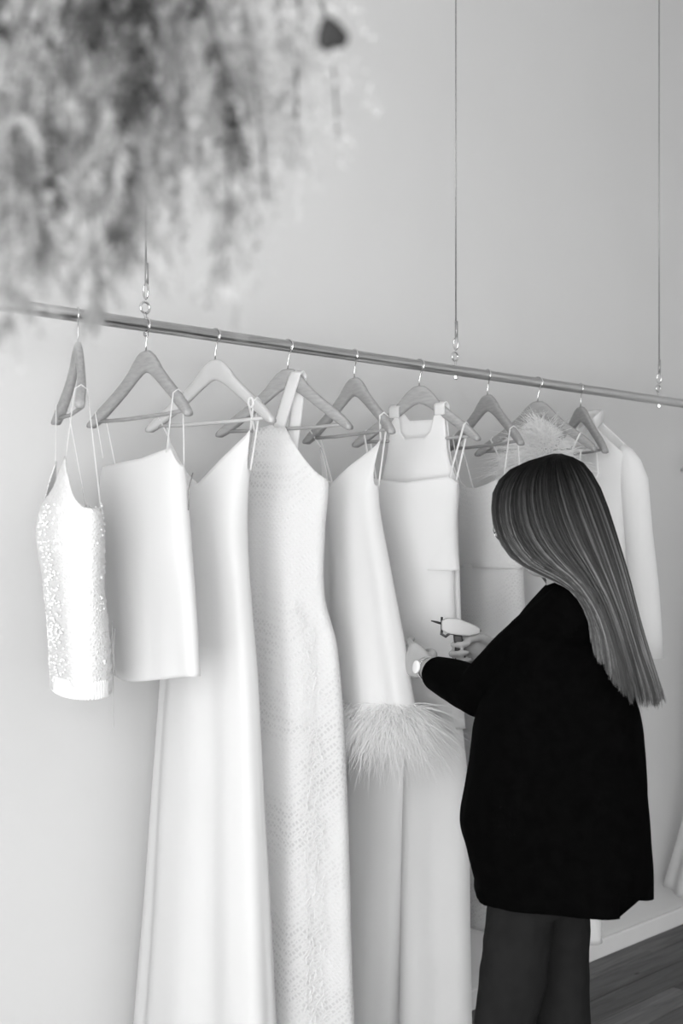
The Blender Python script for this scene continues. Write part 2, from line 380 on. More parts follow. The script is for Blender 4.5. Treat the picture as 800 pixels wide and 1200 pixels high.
HN = [(1.4326, -26, 'wood', 'wooden hanger turned edge-on holding the beaded camisole'),
      (1.5993, -4, 'wood', 'wooden hanger holding the cropped satin camisole'),
      (1.7847, 6, 'white', 'white painted hanger holding the plain satin slip dress'),
      (1.9999, 10.5, 'wood', 'wooden hanger holding the long lace halter dress'),
      (2.2192, -12, 'wood', 'wooden hanger holding the slip dress with feather hem'),
      (2.4563, 8, 'wood', 'wooden hanger holding the sleeveless tank top and the jumpsuit'),
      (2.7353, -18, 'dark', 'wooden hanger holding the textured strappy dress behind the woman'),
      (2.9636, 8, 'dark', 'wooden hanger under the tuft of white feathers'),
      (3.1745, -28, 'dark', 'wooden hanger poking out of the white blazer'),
      (4.1024, 0, 'wood', 'wooden hanger holding the flared dress beyond the blazer')]
def frame(i):
    x, ps = HN[i][0], HN[i][1]
    return (x, RAILY, RX), radians(ps - 90)
arm_meshes = {}
for k, g in (('wood', 'wood'), ('dark', 'wood_dark'), ('white', 'hanger_white')):
    a = hb_mesh.copy(); a.materials.append(M[g]); b = bar_mesh.copy(); b.materials.append(M[g]); arm_meshes[k] = (a, b)
hook_mesh.materials.append(M['wire'])
for i, (x, ps, k, lb) in enumerate(HN):
    loc, rz = frame(i)
    t = tag(empty('clothes_hanger', loc, rz), lb, 'hanger', 'hangers on the rail')
    for nm, me in (('arms', arm_meshes[k][0]), ('bar', arm_meshes[k][1]), ('hook', hook_mesh)):
        o = bpy.data.objects.new(nm, me); C.objects.link(o); o.parent = t

# ------------------------------------------------------------------ garments
# local frame of every garment: x along the hanger (+ = room end), y = along the rail (- = camera side), z up, origin on the rail
def shell(rows, topf, topb, hem=None, nu=96, nv=70, folds=(), yoff=0.0, pw=2.2, seed=0, crease=0.004, hemz=None):
    """closed sleeve of cloth. rows: (z, sL, sR, depth_front, depth_back) in world heights; topf/topb: (a, z) neck lines, a in -1..1.
       folds: (count, amplitude at hem, amplitude at top, phase, drift)"""
    mb = MB(); V = []; F = []; z0 = rows[0][0]; ztop = rows[-1][0]
    for j in range(nv + 1):
        t = j / nv
        for i in range(nu):
            th = 2 * pi * i / nu; a = -cos(th); sd = sin(th); front = sd >= 0
            zt = lin(topf if front else topb, a); zb = hemz(a, front) if hemz else z0
            z = zb + (zt - zb) * t
            sL, sR, df, db = interp(rows, z)
            u = (z - z0) / (ztop - z0)
            ex = math.copysign(abs(a) ** (2 / pw), a); ey = abs(sd) ** (2 / pw)
            s = (sL + sR) / 2 + (sR - sL) / 2 * ex; yy = -df * ey if front else db * ey
            am = 0
            for (n_, a0, a1, ph, dr) in folds:
                am += lerp(a0, a1, min(1, max(0, u)) ** 0.7) * sin(n_ * th + ph + dr * u)
            nz = noise.noise(Vector((s * 9 + seed * 7.1, yy * 12 + (3 if front else 9), z * 3.2 + seed))) * crease
            yy += (-sd * (am + nz)); s += a * (am + nz) * 0.45
            V.append((s, yy + yoff, z - RX))
    for j in range(nv):
        for i in range(nu): F.append((j * nu + i, j * nu + (i + 1) % nu, (j + 1) * nu + (i + 1) % nu, (j + 1) * nu + i))
    mb.add(V, F); return mb
def shell_surf(rows, z, a, front, yoff=0.0, pw=2.2):
    sL, sR, df, db = interp(rows, z); sd = math.sqrt(max(0, 1 - a * a)); ex = math.copysign(abs(a) ** (2 / pw), a); ey = sd ** (2 / pw)
    return Vector(((sL + sR) / 2 + (sR - sL) / 2 * ex, (-df * ey if front else db * ey) + yoff, z - RX))
def strap(name, p0, s_arm, p1, wd, m, parent, thick=0.18, lift=0.003):
    """strap from the garment front over the hanger arm at s_arm and down to the back"""
    zt = arm_top(s_arm) + lift; yc = arm_y(s_arm); p0, p1 = Vector(p0), Vector(p1)
    a = Vector((s_arm, yc - 0.0115, zt - 0.008)); b = Vector((s_arm, yc, zt)); c = Vector((s_arm, yc + 0.0115, zt - 0.008))
    pts = [p0.lerp(a, q / 6) for q in range(6)] + [a, b, c] + [c.lerp(p1, q / 6) for q in range(1, 7)]
    mb = MB(); mb.tube(pts, wd, 8, flat=thick, nrm=(1, 0, 0)); return mb.build(name, m, parent)
def garment(name, i, label, cat='dress', group='white garments on the rail'):
    loc, rz = frame(i); t = empty(name, loc, rz); return tag(t, label, cat, group)
def feather_fill(mb, base, direction, n, L, wd, spread, rnd, droop=0.4, segs=5):
    for k in range(n):
        p = Vector(base(rnd)); d = Vector(direction(p, rnd)); d = (d + Vector((rnd.gauss(0, spread), rnd.gauss(0, spread), rnd.gauss(0, spread * 0.6)))).normalized()
        ln = L * rnd.uniform(0.55, 1.15); cur = Vector((rnd.gauss(0, .25), rnd.gauss(0, .25), -droop)); pts = []
        for q in range(segs + 1):
            u = q / segs; pts.append(p + d * ln * u + cur * ln * u * u * 0.6)
        side = d.cross(Vector((rnd.uniform(-1, 1), rnd.uniform(-1, 1), rnd.uniform(-1, 1)))).normalized()
        mb.blade(pts, wd * rnd.uniform(0.6, 1.3), side, tone=rnd.uniform(0.2, 1.0))

# 1 beaded camisole, seen almost from its side
g1 = garment('beaded_camisole', 0, 'cropped white beaded camisole hanging at the very end of the row, seen side-on', 'camisole')
r1 = [(1.135, -0.155, 0.155, 0.046, 0.058), (1.22, -0.158, 0.158, 0.05, 0.055), (1.34, -0.16, 0.16, 0.06, 0.042), (1.45, -0.165, 0.165, 0.074, 0.042), (1.53, -0.15, 0.15, 0.055, 0.03), (1.60, -0.14, 0.14, 0.036, 0.02)]
tf1 = [(-1, 1.49), (-0.8, 1.55), (-0.55, 1.592), (-0.3, 1.54), (0, 1.51), (0.3, 1.535), (0.55, 1.592), (0.8, 1.55), (1, 1.49)]
tb1 = [(-1, 1.49), (0, 1.47), (1, 1.49)]
o = shell(r1, tf1, tb1, folds=((5, 0.006, 0.002, 0.4, 1.0),), seed=1, nu=120, nv=60).build('body', M['knit'], g1); solid(o, 0.003)
for a in (-0.55, 0.55):
    strap('strap', shell_surf(r1, 1.585, a, True), 0.15 if a > 0 else -0.15, shell_surf(r1, 1.475, a, False), 0.0019, M['satin'], g1, 0.6)
mb = MB(); rnd = random.Random(5)
for k in range(900):
    z = rnd.uniform(1.15, 1.5); a = rnd.uniform(-0.97, 0.97); fr = rnd.random() < 0.7
    p = shell_surf(r1, z, a, fr) + Vector((0, -0.003 if fr else 0.003, 0)); r_ = rnd.uniform(0.0016, 0.003)
    mb.ellipsoid(p, ((r_, 0, 0), (0, r_, 0), (0, 0, r_)), 5, 4)
stuff(mb.build('beading', M['bead'], g1))
mb = MB()
for k in range(64):
    th = 2 * pi * k / 64; p = shell_surf(r1, 1.15, -cos(th), sin(th) >= 0)
    mb.capsule([p + Vector((0, 0, 0.012)), p + Vector((0.001, 0, -0.016))], [0.0035, 0.0042], 6)
stuff(mb.build('bugle_bead_hem', M['bead'], g1))
mb = MB(); p = shell_surf(r1, 1.2, 0.3, False); mb.tube([p + Vector((0, 0.006, 0.07)), p + Vector((0, 0.008, -0.02)), p + Vector((0.002, 0.008, -0.14))], 0.0010, 6); mb.build('tie_cord', M['hanger_white'], g1)

# 2 cropped satin camisole
g2 = garment('satin_camisole', 1, 'cropped plain white satin camisole with slanting neckline and thin straps', 'camisole')
r2 = [(1.145, -0.150, 0.182, 0.042, 0.04), (1.3, -0.158, 0.170, 0.045, 0.04), (1.45, -0.165, 0.150, 0.05, 0.04), (1.55, -0.165, 0.138, 0.045, 0.035), (1.62, -0.160, 0.122, 0.03, 0.025)]
tf2 = [(-1, 1.575), (-0.8, 1.588), (-0.3, 1.590), (0.3, 1.597), (0.8, 1.612), (0.92, 1.615), (1, 1.58)]
tb2 = [(-1, 1.575), (0, 1.56), (1, 1.58)]
o = shell(r2, tf2, tb2, folds=((4, 0.008, 0.001, 1.2, 1.5), (9, 0.002, 0, 0, 1)), seed=2, hemz=lambda a, f: 1.145 + 0.012 * max(0, a) - 0.004 * cos(a * 3)).build('body', M['satin'], g2); solid(o, 0.002)
for a, sa in ((-0.85, -0.16), (0.85, 0.135)):
    strap('strap', shell_surf(r2, 1.606, a, True), sa, shell_surf(r2, 1.57, a, False), 0.0018, M['satin'], g2, 0.6)
mb = MB(); mb.tube([(0.142, 0.02, 1.565 - RX), (0.147, 0.006, 1.53 - RX), (0.150, 0.004, 1.49 - RX)], 0.0022, 6, flat=0.5); mb.build('zip', M['cable'], g2)
mb = MB(); mb.tube([(-0.045, -0.047, 1.245 - RX), (-0.046, -0.05, 1.20 - RX), (-0.044, -0.049, 1.15 - RX)], 0.0018, 6); mb.build('dart_seam', M['satin'], g2)

# 3 long satin slip dress
g3 = garment('slip_dress', 2, 'long plain white satin slip dress with deep V neckline and smooth flared skirt')
r3 = [(0.06, -0.270, 0.190, 0.095, 0.085), (0.35, -0.235, 0.168, 0.08, 0.07), (0.8, -0.190, 0.143, 0.062, 0.055), (1.13, -0.160, 0.120, 0.05, 0.045), (1.31, -0.145, 0.100, 0.045, 0.04), (1.45, -0.140, 0.090, 0.05, 0.04), (1.56, -0.145, 0.097, 0.042, 0.03), (1.67, -0.150, 0.118, 0.016, 0.012)]
tf3 = [(-1, 1.60), (-0.93, 1.665), (-0.85, 1.65), (0.10, 1.552), (0.88, 1.652), (0.95, 1.668), (1, 1.58)]
tb3 = [(-1, 1.60), (-0.6, 1.53), (0, 1.50), (0.6, 1.53), (1, 1.58)]
o = shell(r3, tf3, tb3, folds=((5, 0.020, 0.001, 0.9, 0.6), (11, 0.006, 0.0, 2.0, 1.2)), seed=3, nv=110, nu=128).build('body', M['satin'], g3); solid(o, 0.002)
for a, sa in ((-0.93, -0.155), (0.95, 0.135)):
    strap('strap', shell_surf(r3, 1.664, a, True), sa, shell_surf(r3, 1.56, a * 0.98, False), 0.0026, M['satin'], g3, 0.6)
mb = MB(); mb.tube([(0.128 + 0.007 * cos(q), arm_y(.13) - 0.013, arm_top(.13) - 0.012 + 0.010 * sin(q)) for q in [2 * pi * k / 10 for k in range(10)]], 0.0028, 6, closed=True); mb.build('strap_bow', M['satin'], g3)

# 4 lace halter dress with one wide strap
g4 = garment('lace_dress', 3, 'long white openwork lace dress with high neck and one wide shoulder strap')
r4 = [(0.06, -0.245, 0.205, 0.09, 0.085), (0.37, -0.215, 0.178, 0.078, 0.07), (0.92, -0.180, 0.158, 0.062, 0.055), (1.19, -0.150, 0.134, 0.052, 0.05), (1.30, -0.125, 0.100, 0.048, 0.045), (1.45, -0.122, 0.100, 0.05, 0.042), (1.57, -0.118, 0.108, 0.04, 0.032), (1.64, -0.105, 0.075, 0.03, 0.022), (1.70, -0.095, 0.055, 0.018, 0.012)]
tf4 = [(-1, 1.60), (-0.9, 1.685), (-0.2, 1.695), (0.30, 1.690), (0.62, 1.64), (0.85, 1.59), (1, 1.568)]
tb4 = [(-1, 1.60), (0, 1.56), (1, 1.568)]
o = shell(r4, tf4, tb4, folds=((6, 0.018, 0.001, 2.2, 0.5), (13, 0.004, 0.0, 0.3, 1.0)), seed=4, nv=110, nu=128).build('body', M['lace'], g4); solid(o, 0.003)
strap('shoulder_strap', (-0.012, -0.02, 1.685 - RX), 0.030, (-0.01, 0.015, 1.57 - RX), 0.017, M['crepe'], g4, 0.10)
strap('neck_tie', (-0.085, -0.014, 1.68 - RX), -0.10, (-0.085, 0.012, 1.58 - RX), 0.003, M['crepe'], g4, 0.5)
mb = MB()                                                     # loose fringe along the side opening
for k in range(260):
    z = 0.10 + 1.20 * k / 260; rr = random.Random(k); p = shell_surf(r4, z, rr.uniform(0.60, 0.86), True) + Vector((0, -0.014, 0))
    mb.blade([p, p + Vector((rr.uniform(-.006, .012), -0.008, -0.010)), p + Vector((rr.uniform(-.012, .018), -0.009, -0.030))], 0.0014, (1, 0, 0))
stuff(mb.build('lace_fringe', M['feather'], g4))

# 5 slip dress with feather hem
g5 = garment('feather_hem_dress', 4, 'short white slip dress with V neckline and a thick fluffy feather hem')
r5 = [(1.015, -0.120, 0.218, 0.06, 0.06), (1.06, -0.118, 0.206, 0.058, 0.058), (1.21, -0.115, 0.170, 0.058, 0.055), (1.376, -0.115, 0.125, 0.048, 0.045), (1.50, -0.115, 0.090, 0.046, 0.04), (1.58, -0.125, 0.092, 0.04, 0.03), (1.67, -0.155, 0.128, 0.014, 0.01)]
tf5 = [(-1, 1.58), (-0.93, 1.662), (-0.85, 1.65), (-0.22, 1.556), (0.88, 1.652), (0.95, 1.668), (1, 1.56)]
tb5 = [(-1, 1.58), (0, 1.50), (1, 1.56)]
o = shell(r5, tf5, tb5, folds=((4, 0.016, 0.001, 0.2, 0.8), (9, 0.004, 0.0, 1.0, 1.2)), seed=5, nv=90, nu=120).build('body', M['satin'], g5); solid(o, 0.002)
for a, sa in ((-0.93, -0.16), (0.95, 0.142)):
    strap('strap', shell_surf(r5, 1.664, a, True), sa, shell_surf(r5, 1.55, a * 0.98, False), 0.003, M['satin'], g5, 0.6)
mb = MB(); rnd = random.Random(11)
def b5(r):
    th = r.uniform(0, 2 * pi); z = 1.02 + r.uniform(-0.012, 0.035); return shell_surf(r5, z, -cos(th), sin(th) >= 0)
def d5(p, r): return (1.0 * (p.x - 0.07) / 0.19, p.y / 0.07 * 0.75, -0.75 + 0.35 * r.random())
feather_fill(mb, b5, d5, 6500, 0.115, 0.0008, 0.55, rnd, droop=0.65)
stuff(mb.build('feather_trim', M['feather'], g5))

# 6 tank top and, on the same hanger, the wide-legged jumpsuit
g6 = garment('tank_top', 5, 'white sleeveless tank top with scooped neck and wide shoulder straps', 'top')
r6 = [(1.15, -0.150, 0.125, 0.018, 0.045), (1.35, -0.140, 0.118, 0.02, 0.045), (1.5, -0.128, 0.112, 0.022, 0.045), (1.57, -0.118, 0.116, 0.02, 0.04), (1.64, -0.100, 0.092, 0.02, 0.03), (1.70, -0.092, 0.088, 0.017, 0.02), (1.765, -0.088, 0.086, 0.013, 0.013)]
tf6 = [(-1, 1.57), (-0.97, 1.64), (-0.95, 1.70), (-0.9, 1.76), (-0.62, 1.762), (-0.5, 1.71), (-0.3, 1.69), (0.3, 1.69), (0.5, 1.71), (0.62, 1.762), (0.9, 1.76), (0.95, 1.70), (0.97, 1.64), (1, 1.57)]
tb6 = [(-1, 1.57), (-0.97, 1.64), (-0.95, 1.70), (-0.9, 1.76), (-0.62, 1.762), (-0.4, 1.738), (0.4, 1.738), (0.62, 1.762), (0.9, 1.76), (0.95, 1.70), (0.97, 1.64), (1, 1.57)]
o = shell(r6, tf6, tb6, folds=((3, 0.004, 0.0, 0.6, 0.8),), seed=6, nu=160, nv=70, crease=0.002).build('body', M['crepe'], g6); solid(o, 0.002)
for s in (-1, 1):
    strap('shoulder_strap', (s * 0.069, -0.013, 1.745 - RX), s * 0.069, (s * 0.069, 0.013, 1.745 - RX), 0.0165, M['crepe'], g6, 0.10)
j6 = garment('jumpsuit', 5, 'long white wide-legged jumpsuit with thin straps sharing the tank top hanger', 'jumpsuit')
YO = -0.028
rj = [(0.965, -0.180, 0.150, 0.05, 0.034), (1.03, -0.165, 0.143, 0.047, 0.032), (1.10, -0.150, 0.135, 0.042, 0.03), (1.30, -0.128, 0.118, 0.04, 0.028), (1.45, -0.128, 0.125, 0.045, 0.028), (1.60, -0.130, 0.130, 0.03, 0.02)]
tfj = [(-1, 1.57), (-0.9, 1.59), (0, 1.575), (0.9, 1.588), (1, 1.575)]
tbj = [(-1, 1.57), (0, 1.55), (1, 1.575)]
o = shell(rj, tfj, tbj, folds=((4, 0.004, 0.001, 0.6, 0.8),), seed=7, yoff=YO, crease=0.003).build('bodice', M['crepe'], j6); solid(o, 0.002)
rp = [(1.355, -0.115, 0.136, 0.038, 0.030), (1.40, -0.115, 0.130, 0.038, 0.030), (1.46, -0.115, 0.126, 0.038, 0.028), (1.52, -0.115, 0.120, 0.036, 0.024)]
o = shell(rp, [(-1, 1.51), (1, 1.51)], [(-1, 1.51), (1, 1.51)], folds=((3, 0.003, 0.0, 0.9, 0.4),), seed=8, yoff=YO, nv=30).build('peplum', M['crepe'], j6); solid(o, 0.002)
for (L0, R0, L1, R1) in ((-0.215, -0.058, -0.198, -0.012), (-0.026, 0.175, -0.020, 0.160)):
    rl = [(0.06, L0, R0, 0.075, 0.05), (0.45, lerp(L0, L1, .5), lerp(R0, R1, .55), 0.062, 0.042), (0.83, L1, R1, 0.050, 0.032), (1.02, L1 * 0.85, R1 * 0.85, 0.038, 0.024)]
    o = shell(rl, [(-1, 1.02), (1, 1.02)], [(-1, 1.02), (1, 1.02)], folds=((3, 0.010, 0.001, L0 * 9, 0.6), (7, 0.003, 0.0, 1, 1)), seed=9 + L0, yoff=YO, nv=60, nu=72).build('leg', M['crepe'], j6); solid(o, 0.002)
for a, sa in ((-0.9, -0.155), (0.9, 0.148)):
    strap('strap', shell_surf(rj, 1.585, a, True, YO), sa, shell_surf(rj, 1.56, a, False, YO), 0.003, M['satin'], j6, 0.6)

# 7 textured strappy dress behind the woman
g7 = garment('textured_dress', 6, 'white textured strappy dress with a seamed bodice partly hidden by the woman', 'dress')
r7 = [(1.355, -0.145, 0.150, 0.05, 0.05), (1.42, -0.140, 0.150, 0.05, 0.05), (1.5, -0.135, 0.15, 0.05, 0.05), (1.6, -0.125, 0.14, 0.04, 0.035)]
o = shell(r7, [(-1, 1.57), (-0.85, 1.60), (-0.4, 1.575), (0, 1.57), (0.4, 1.58), (0.85, 1.60), (1, 1.57)], [(-1, 1.57), (0, 1.54), (1, 1.57)], folds=((3, 0.004, 0.001, 0.6, 0.8),), seed=10, nv=40).build('bodice', M['lace2'], g7); solid(o, 0.0025)
r7b = [(0.40, -0.21, 0.20, 0.08, 0.07), (0.9, -0.19, 0.18, 0.062, 0.06), (1.19, -0.155, 0.16, 0.05, 0.05), (1.37, -0.138, 0.145, 0.046, 0.046)]
o = shell(r7b, [(-1, 1.368), (1, 1.368)], [(-1, 1.368), (1, 1.368)], folds=((5, 0.012, 0.001, 0.6, 0.8),), seed=11).build('skirt', M['lace2'], g7); solid(o, 0.0025)
for a, sa in ((-0.8, -0.14), (0.8, 0.14)):
    strap('strap', shell_surf(r7, 1.596, a, True), sa, shell_surf(r7, 1.56, a, False), 0.0025, M['satin'], g7, 0.6)
mb = MB(); p = shell_surf(r7b, 1.33, -0.86, True); mb.tube([p + Vector((0, -.004, 0)), p + Vector((0, -.005, -.05)), p + Vector((0, -.005, -.10))], 0.0015, 6); mb.build('zip', M['cable'], g7)

# 8 dress with feathered neckline
g8 = garment('feather_neck_dress', 7, 'long white dress with a burst of white feathers at its neckline')
r8 = [(0.325, -0.20, 0.20, 0.06, 0.06), (0.9, -0.17, 0.16, 0.055, 0.055), (1.3, -0.14, 0.14, 0.05, 0.05), (1.5, -0.14, 0.135, 0.05, 0.045), (1.68, -0.13, 0.125, 0.03, 0.02)]
o = shell(r8, [(-1, 1.60), (-0.85, 1.67), (0, 1.63), (0.85, 1.67), (1, 1.60)], [(-1, 1.60), (0, 1.56), (1, 1.60)], folds=((5, 0.012, 0.001, 0.6, 0.8),), seed=12).build('body', M['crepe'], g8); solid(o, 0.002)
for a, sa in ((-0.85, -0.14), (0.85, 0.14)):
    strap('strap', shell_surf(r8, 1.665, a, True), sa, shell_surf(r8, 1.59, a, False), 0.0025, M['satin'], g8, 0.6)
mb = MB(); rnd = random.Random(21)
def b8(r):
    u = r.random(); s = 0.02 + r.gauss(0, 0.045) ; top = 1.765 - abs(s - 0.02) * 0.9; return Vector((s, -0.028 + r.gauss(0, 0.008), lerp(1.62, top, u) - RX))
def d8(p, r): return ((p.x - 0.02) * 16, -0.8, (p.z + RX - 1.69) * 9 + 0.1)
feather_fill(mb, b8, d8, 2600, 0.072, 0.0010, 0.5, rnd, droop=0.2)
stuff(mb.build('feather_trim', M['feather'], g8))

# 9 blazer hung behind its hanger
bl = tag(empty('blazer', (3.22, RAILY, RX), radians(-10 - 90)), 'white tailored blazer with long sleeve hanging past the hair of the woman', 'blazer', 'white garments on the rail')
r9 = [(1.08, -0.19, 0.155, 0.05, 0.05), (1.2, -0.19, 0.150, 0.05, 0.05), (1.4, -0.19, 0.150, 0.052, 0.05), (1.58, -0.19, 0.158, 0.05, 0.05), (1.66, -0.18, 0.176, 0.046, 0.042), (1.73, -0.13, 0.138, 0.034, 0.03), (1.79, -0.055, 0.06, 0.02, 0.02)]
tf9 = [(-1, 1.66), (-0.5, 1.755), (-0.3, 1.785), (-0.12, 1.62), (0, 1.45), (0.12, 1.62), (0.3, 1.785), (0.5, 1.755), (1, 1.66)]
tb9 = [(-1, 1.66), (-0.5, 1.755), (-0.3, 1.79), (0, 1.785), (0.3, 1.79), (0.5, 1.755), (1, 1.66)]
o = shell(r9, tf9, tb9, folds=((3, 0.006, 0.001, 0.6, 0.8),), seed=13, nu=140).build('body', M['crepe'], bl); solid(o, 0.004)
for s in (-1, 1):
    ps = [(s * 0.128, 0.0, 1.700), (s * 0.142, 0.001, 1.680), (s * 0.155, 0.002, 1.65), (s * 0.168, 0.004, 1.60), (s * 0.190, 0.004, 1.45), (s * 0.212, 0.002, 1.30), (s * 0.226, 0.0, 1.18), (s * 0.234, -0.002, 1.094)]
    mb = MB(); mb.tube([Vector((p[0], p[1], p[2] - RX)) for p in ps], [0.012, 0.026, 0.036, 0.042, 0.043, 0.042, 0.041, 0.040], 24, flat=0.85, nrm=(1, 0, 0))
    mb.v = [(x + 0.003 * sin(z * 21 + y * 40), y + 0.004 * sin(z * 17 + 1), z) for x, y, z in mb.v]
    o = mb.build('sleeve', M['crepe'], bl)
    mb = MB(); V = [(s * 0.028, -0.04, 1.775), (s * 0.060, -0.045, 1.74), (s * 0.088, -0.062, 1.62), (s * 0.05, -0.066, 1.57), (s * 0.004, -0.062, 1.46), (s * 0.018, -0.056, 1.60)]
    V = [(a, b + 0.008, c - RX) for a, b, c in V]; mb.add(V, [(0, 1, 2, 5), (5, 2, 3, 4)] if s > 0 else [(5, 2, 1, 0), (4, 3, 2, 5)]); solid(mb.build('lapel', M['crepe'], bl, smooth=False), 0.004)
mb = MB(); mb.tube([(-0.05, -0.03, 1.77 - RX), (-0.04, 0.012, 1.795 - RX), (0, 0.026, 1.80 - RX), (0.04, 0.012, 1.795 - RX), (0.05, -0.03, 1.77 - RX)], 0.02, 10, flat=0.25, nrm=(0, 0, 1)); mb.build('collar', M['crepe'], bl)

# 10 flared dress further along the rail
g10 = garment('flared_dress', 9, 'white flared dress whose wide hem corner hangs beyond the blazer')
r10 = [(0.19, -0.255, 0.27, 0.12, 0.13), (0.54, -0.165, 0.19, 0.07, 0.08), (0.95, -0.15, 0.15, 0.06, 0.06), (1.3, -0.12, 0.12, 0.05, 0.05), (1.62, -0.13, 0.13, 0.03, 0.03)]
o = shell(r10, [(-1, 1.56), (-0.85, 1.61), (0, 1.53), (0.85, 1.61), (1, 1.56)], [(-1, 1.56), (0, 1.5), (1, 1.56)], folds=((7, 0.022, 0.001, 0.6, 0.3),), seed=14).build('body', M['crepe'], g10); solid(o, 0.002)
for a in (-0.85, 0.85): strap('strap', shell_surf(r10, 1.606, a, True), 0.15 * (1 if a > 0 else -1), shell_surf(r10, 1.55, a, False), 0.0025, M['satin'], g10, 0.6)

# ------------------------------------------------------------------ the woman
PO = CAM + FWD * 2.55 + RIGHT * 0.36; PO.z = 0.0
def vec(r, f, u): return RIGHT * r + FWD * f + Vector((0, 0, u))       # right / away / up as seen by the viewer
fb = vec(-0.85, 0.53, 0).normalized(); lb_ = Vector((0, 0, 1)).cross(fb)           # body forward and left
hf = vec(-0.74, 0.52, -0.42).normalized(); hl = Vector((0, 0, 1)).cross(hf).normalized(); hu = hf.cross(hl).normalized()   # head frame
HC = at(643, 601, 2.56)
mb = MB()
mb.ellipsoid(HC + hu * 0.006 - hf * 0.008, (hf * 0.086, hl * 0.068, hu * 0.088), 28, 18)      # skull
mb.ellipsoid(HC + hf * 0.032 - hu * 0.035, (hf * 0.060, hl * 0.060, hu * 0.075), 24, 14)      # face
mb.ellipsoid(HC + hf * 0.048 - hu * 0.085, (hf * 0.040, hl * 0.045, hu * 0.030), 20, 12)      # jaw and chin
mb.capsule([HC + hf * 0.086 + hu * 0.010, HC + hf * 0.103 - hu * 0.022, HC + hf * 0.108 - hu * 0.030], [0.008, 0.011, 0.011], 10)   # nose
mb.ellipsoid(HC + hf * 0.090 - hu * 0.056, (hf * 0.010, hl * 0.023, hu * 0.005), 14, 8); mb.ellipsoid(HC + hf * 0.090 - hu * 0.065, (hf * 0.010, hl * 0.020, hu * 0.006), 14, 8)   # lips
mb.ellipsoid(HC + hf * 0.078 + hu * 0.022, (hf * 0.012, hl * 0.050, hu * 0.010), 16, 8)       # brow
for s in (-1, 1):
    mb.ellipsoid(HC + hf * 0.060 + hl * s * 0.036 - hu * 0.030, (hf * 0.028, hl * 0.022, hu * 0.022), 14, 8)    # cheek
    mb.ellipsoid(HC - hf * 0.005 + hl * s * 0.076 - hu * 0.012, (hf * 0.018, hl * 0.008, hu * 0.031), 12, 8)    # ear
NB = at(672, 690, 2.56)
mb.capsule([HC - hf * 0.03 - hu * 0.05, NB.lerp(HC, 0.35) - hf * 0.02, NB], [0.052, 0.05, 0.056], 16)
CH = NB + Vector((0, 0, -0.20)) - RIGHT * 0.012; PV = vec(0, 0, 0) + PO + RIGHT * 0.035 + Vector((0, 0, 0.90))
def ring(c, ex, ey, wx, wy, n=20): return [c + ex * (wx * cos(2 * pi * k / n)) + ey * (wy * sin(2 * pi * k / n)) for k in range(n)]
mb.loft([ring(NB + Vector((0, 0, -0.005)), lb_, fb, 0.06, 0.05), ring(NB + Vector((0, 0, -0.06)), lb_, fb, 0.10, 0.055), ring(CH, lb_, fb, 0.12, 0.08), ring(CH.lerp(PV, 0.5), lb_, fb, 0.125, 0.085), ring(PV, lb_, fb, 0.115, 0.085), ring(PV - Vector((0, 0, 0.09)), lb_, fb, 0.11, 0.08)])
# arms
LS, LE, LW = at(652, 722, 2.46), at(562, 811, 2.66), at(502, 784, 2.89)
RS, RE, RW = at(700, 715, 2.68), at(668, 812, 2.84), at(578, 760, 2.985)
mb.capsule([LS + FWD * 0.03 - Vector((0, 0, 0.015)), LS.lerp(LE, .5), LE], [0.035, 0.040, 0.036]); mb.capsule([LE, LE.lerp(LW, .4), LW], [0.036, 0.033, 0.0245])
mb.capsule([RS, RS.lerp(RE, .5), RE], [0.042, 0.042, 0.036]); mb.capsule([RE, RE.lerp(RW, .4), RW], [0.036, 0.033, 0.0245])
# legs
LH, RH = PV + lb_ * 0.070 + RIGHT * 0.012 - Vector((0, 0, 0.06)), PV - lb_ * 0.075 - Vector((0, 0, 0.06))
LK = PO + vec(-0.042, -0.045, 0.47); RK = PO + vec(0.088, 0.075, 0.47)
LA = PO + vec(-0.046, -0.045, 0.085); RA = PO + vec(0.112, 0.085, 0.085)
for H_, K_, A_ in ((LH, LK, LA), (RH, RK, RA)):
    mb.capsule([H_, H_.lerp(K_, .5), K_], [0.054, 0.056, 0.045]); mb.capsule([K_, K_.lerp(A_, .3), A_], [0.045, 0.046, 0.034])
    mb.capsule([A_ - Vector((0, 0, 0.04)) - fb * 0.02, A_ - Vector((0, 0, 0.048)) + fb * 0.07, A_ - Vector((0, 0, 0.058)) + fb * 0.13], [0.034, 0.032, 0.024], 12)
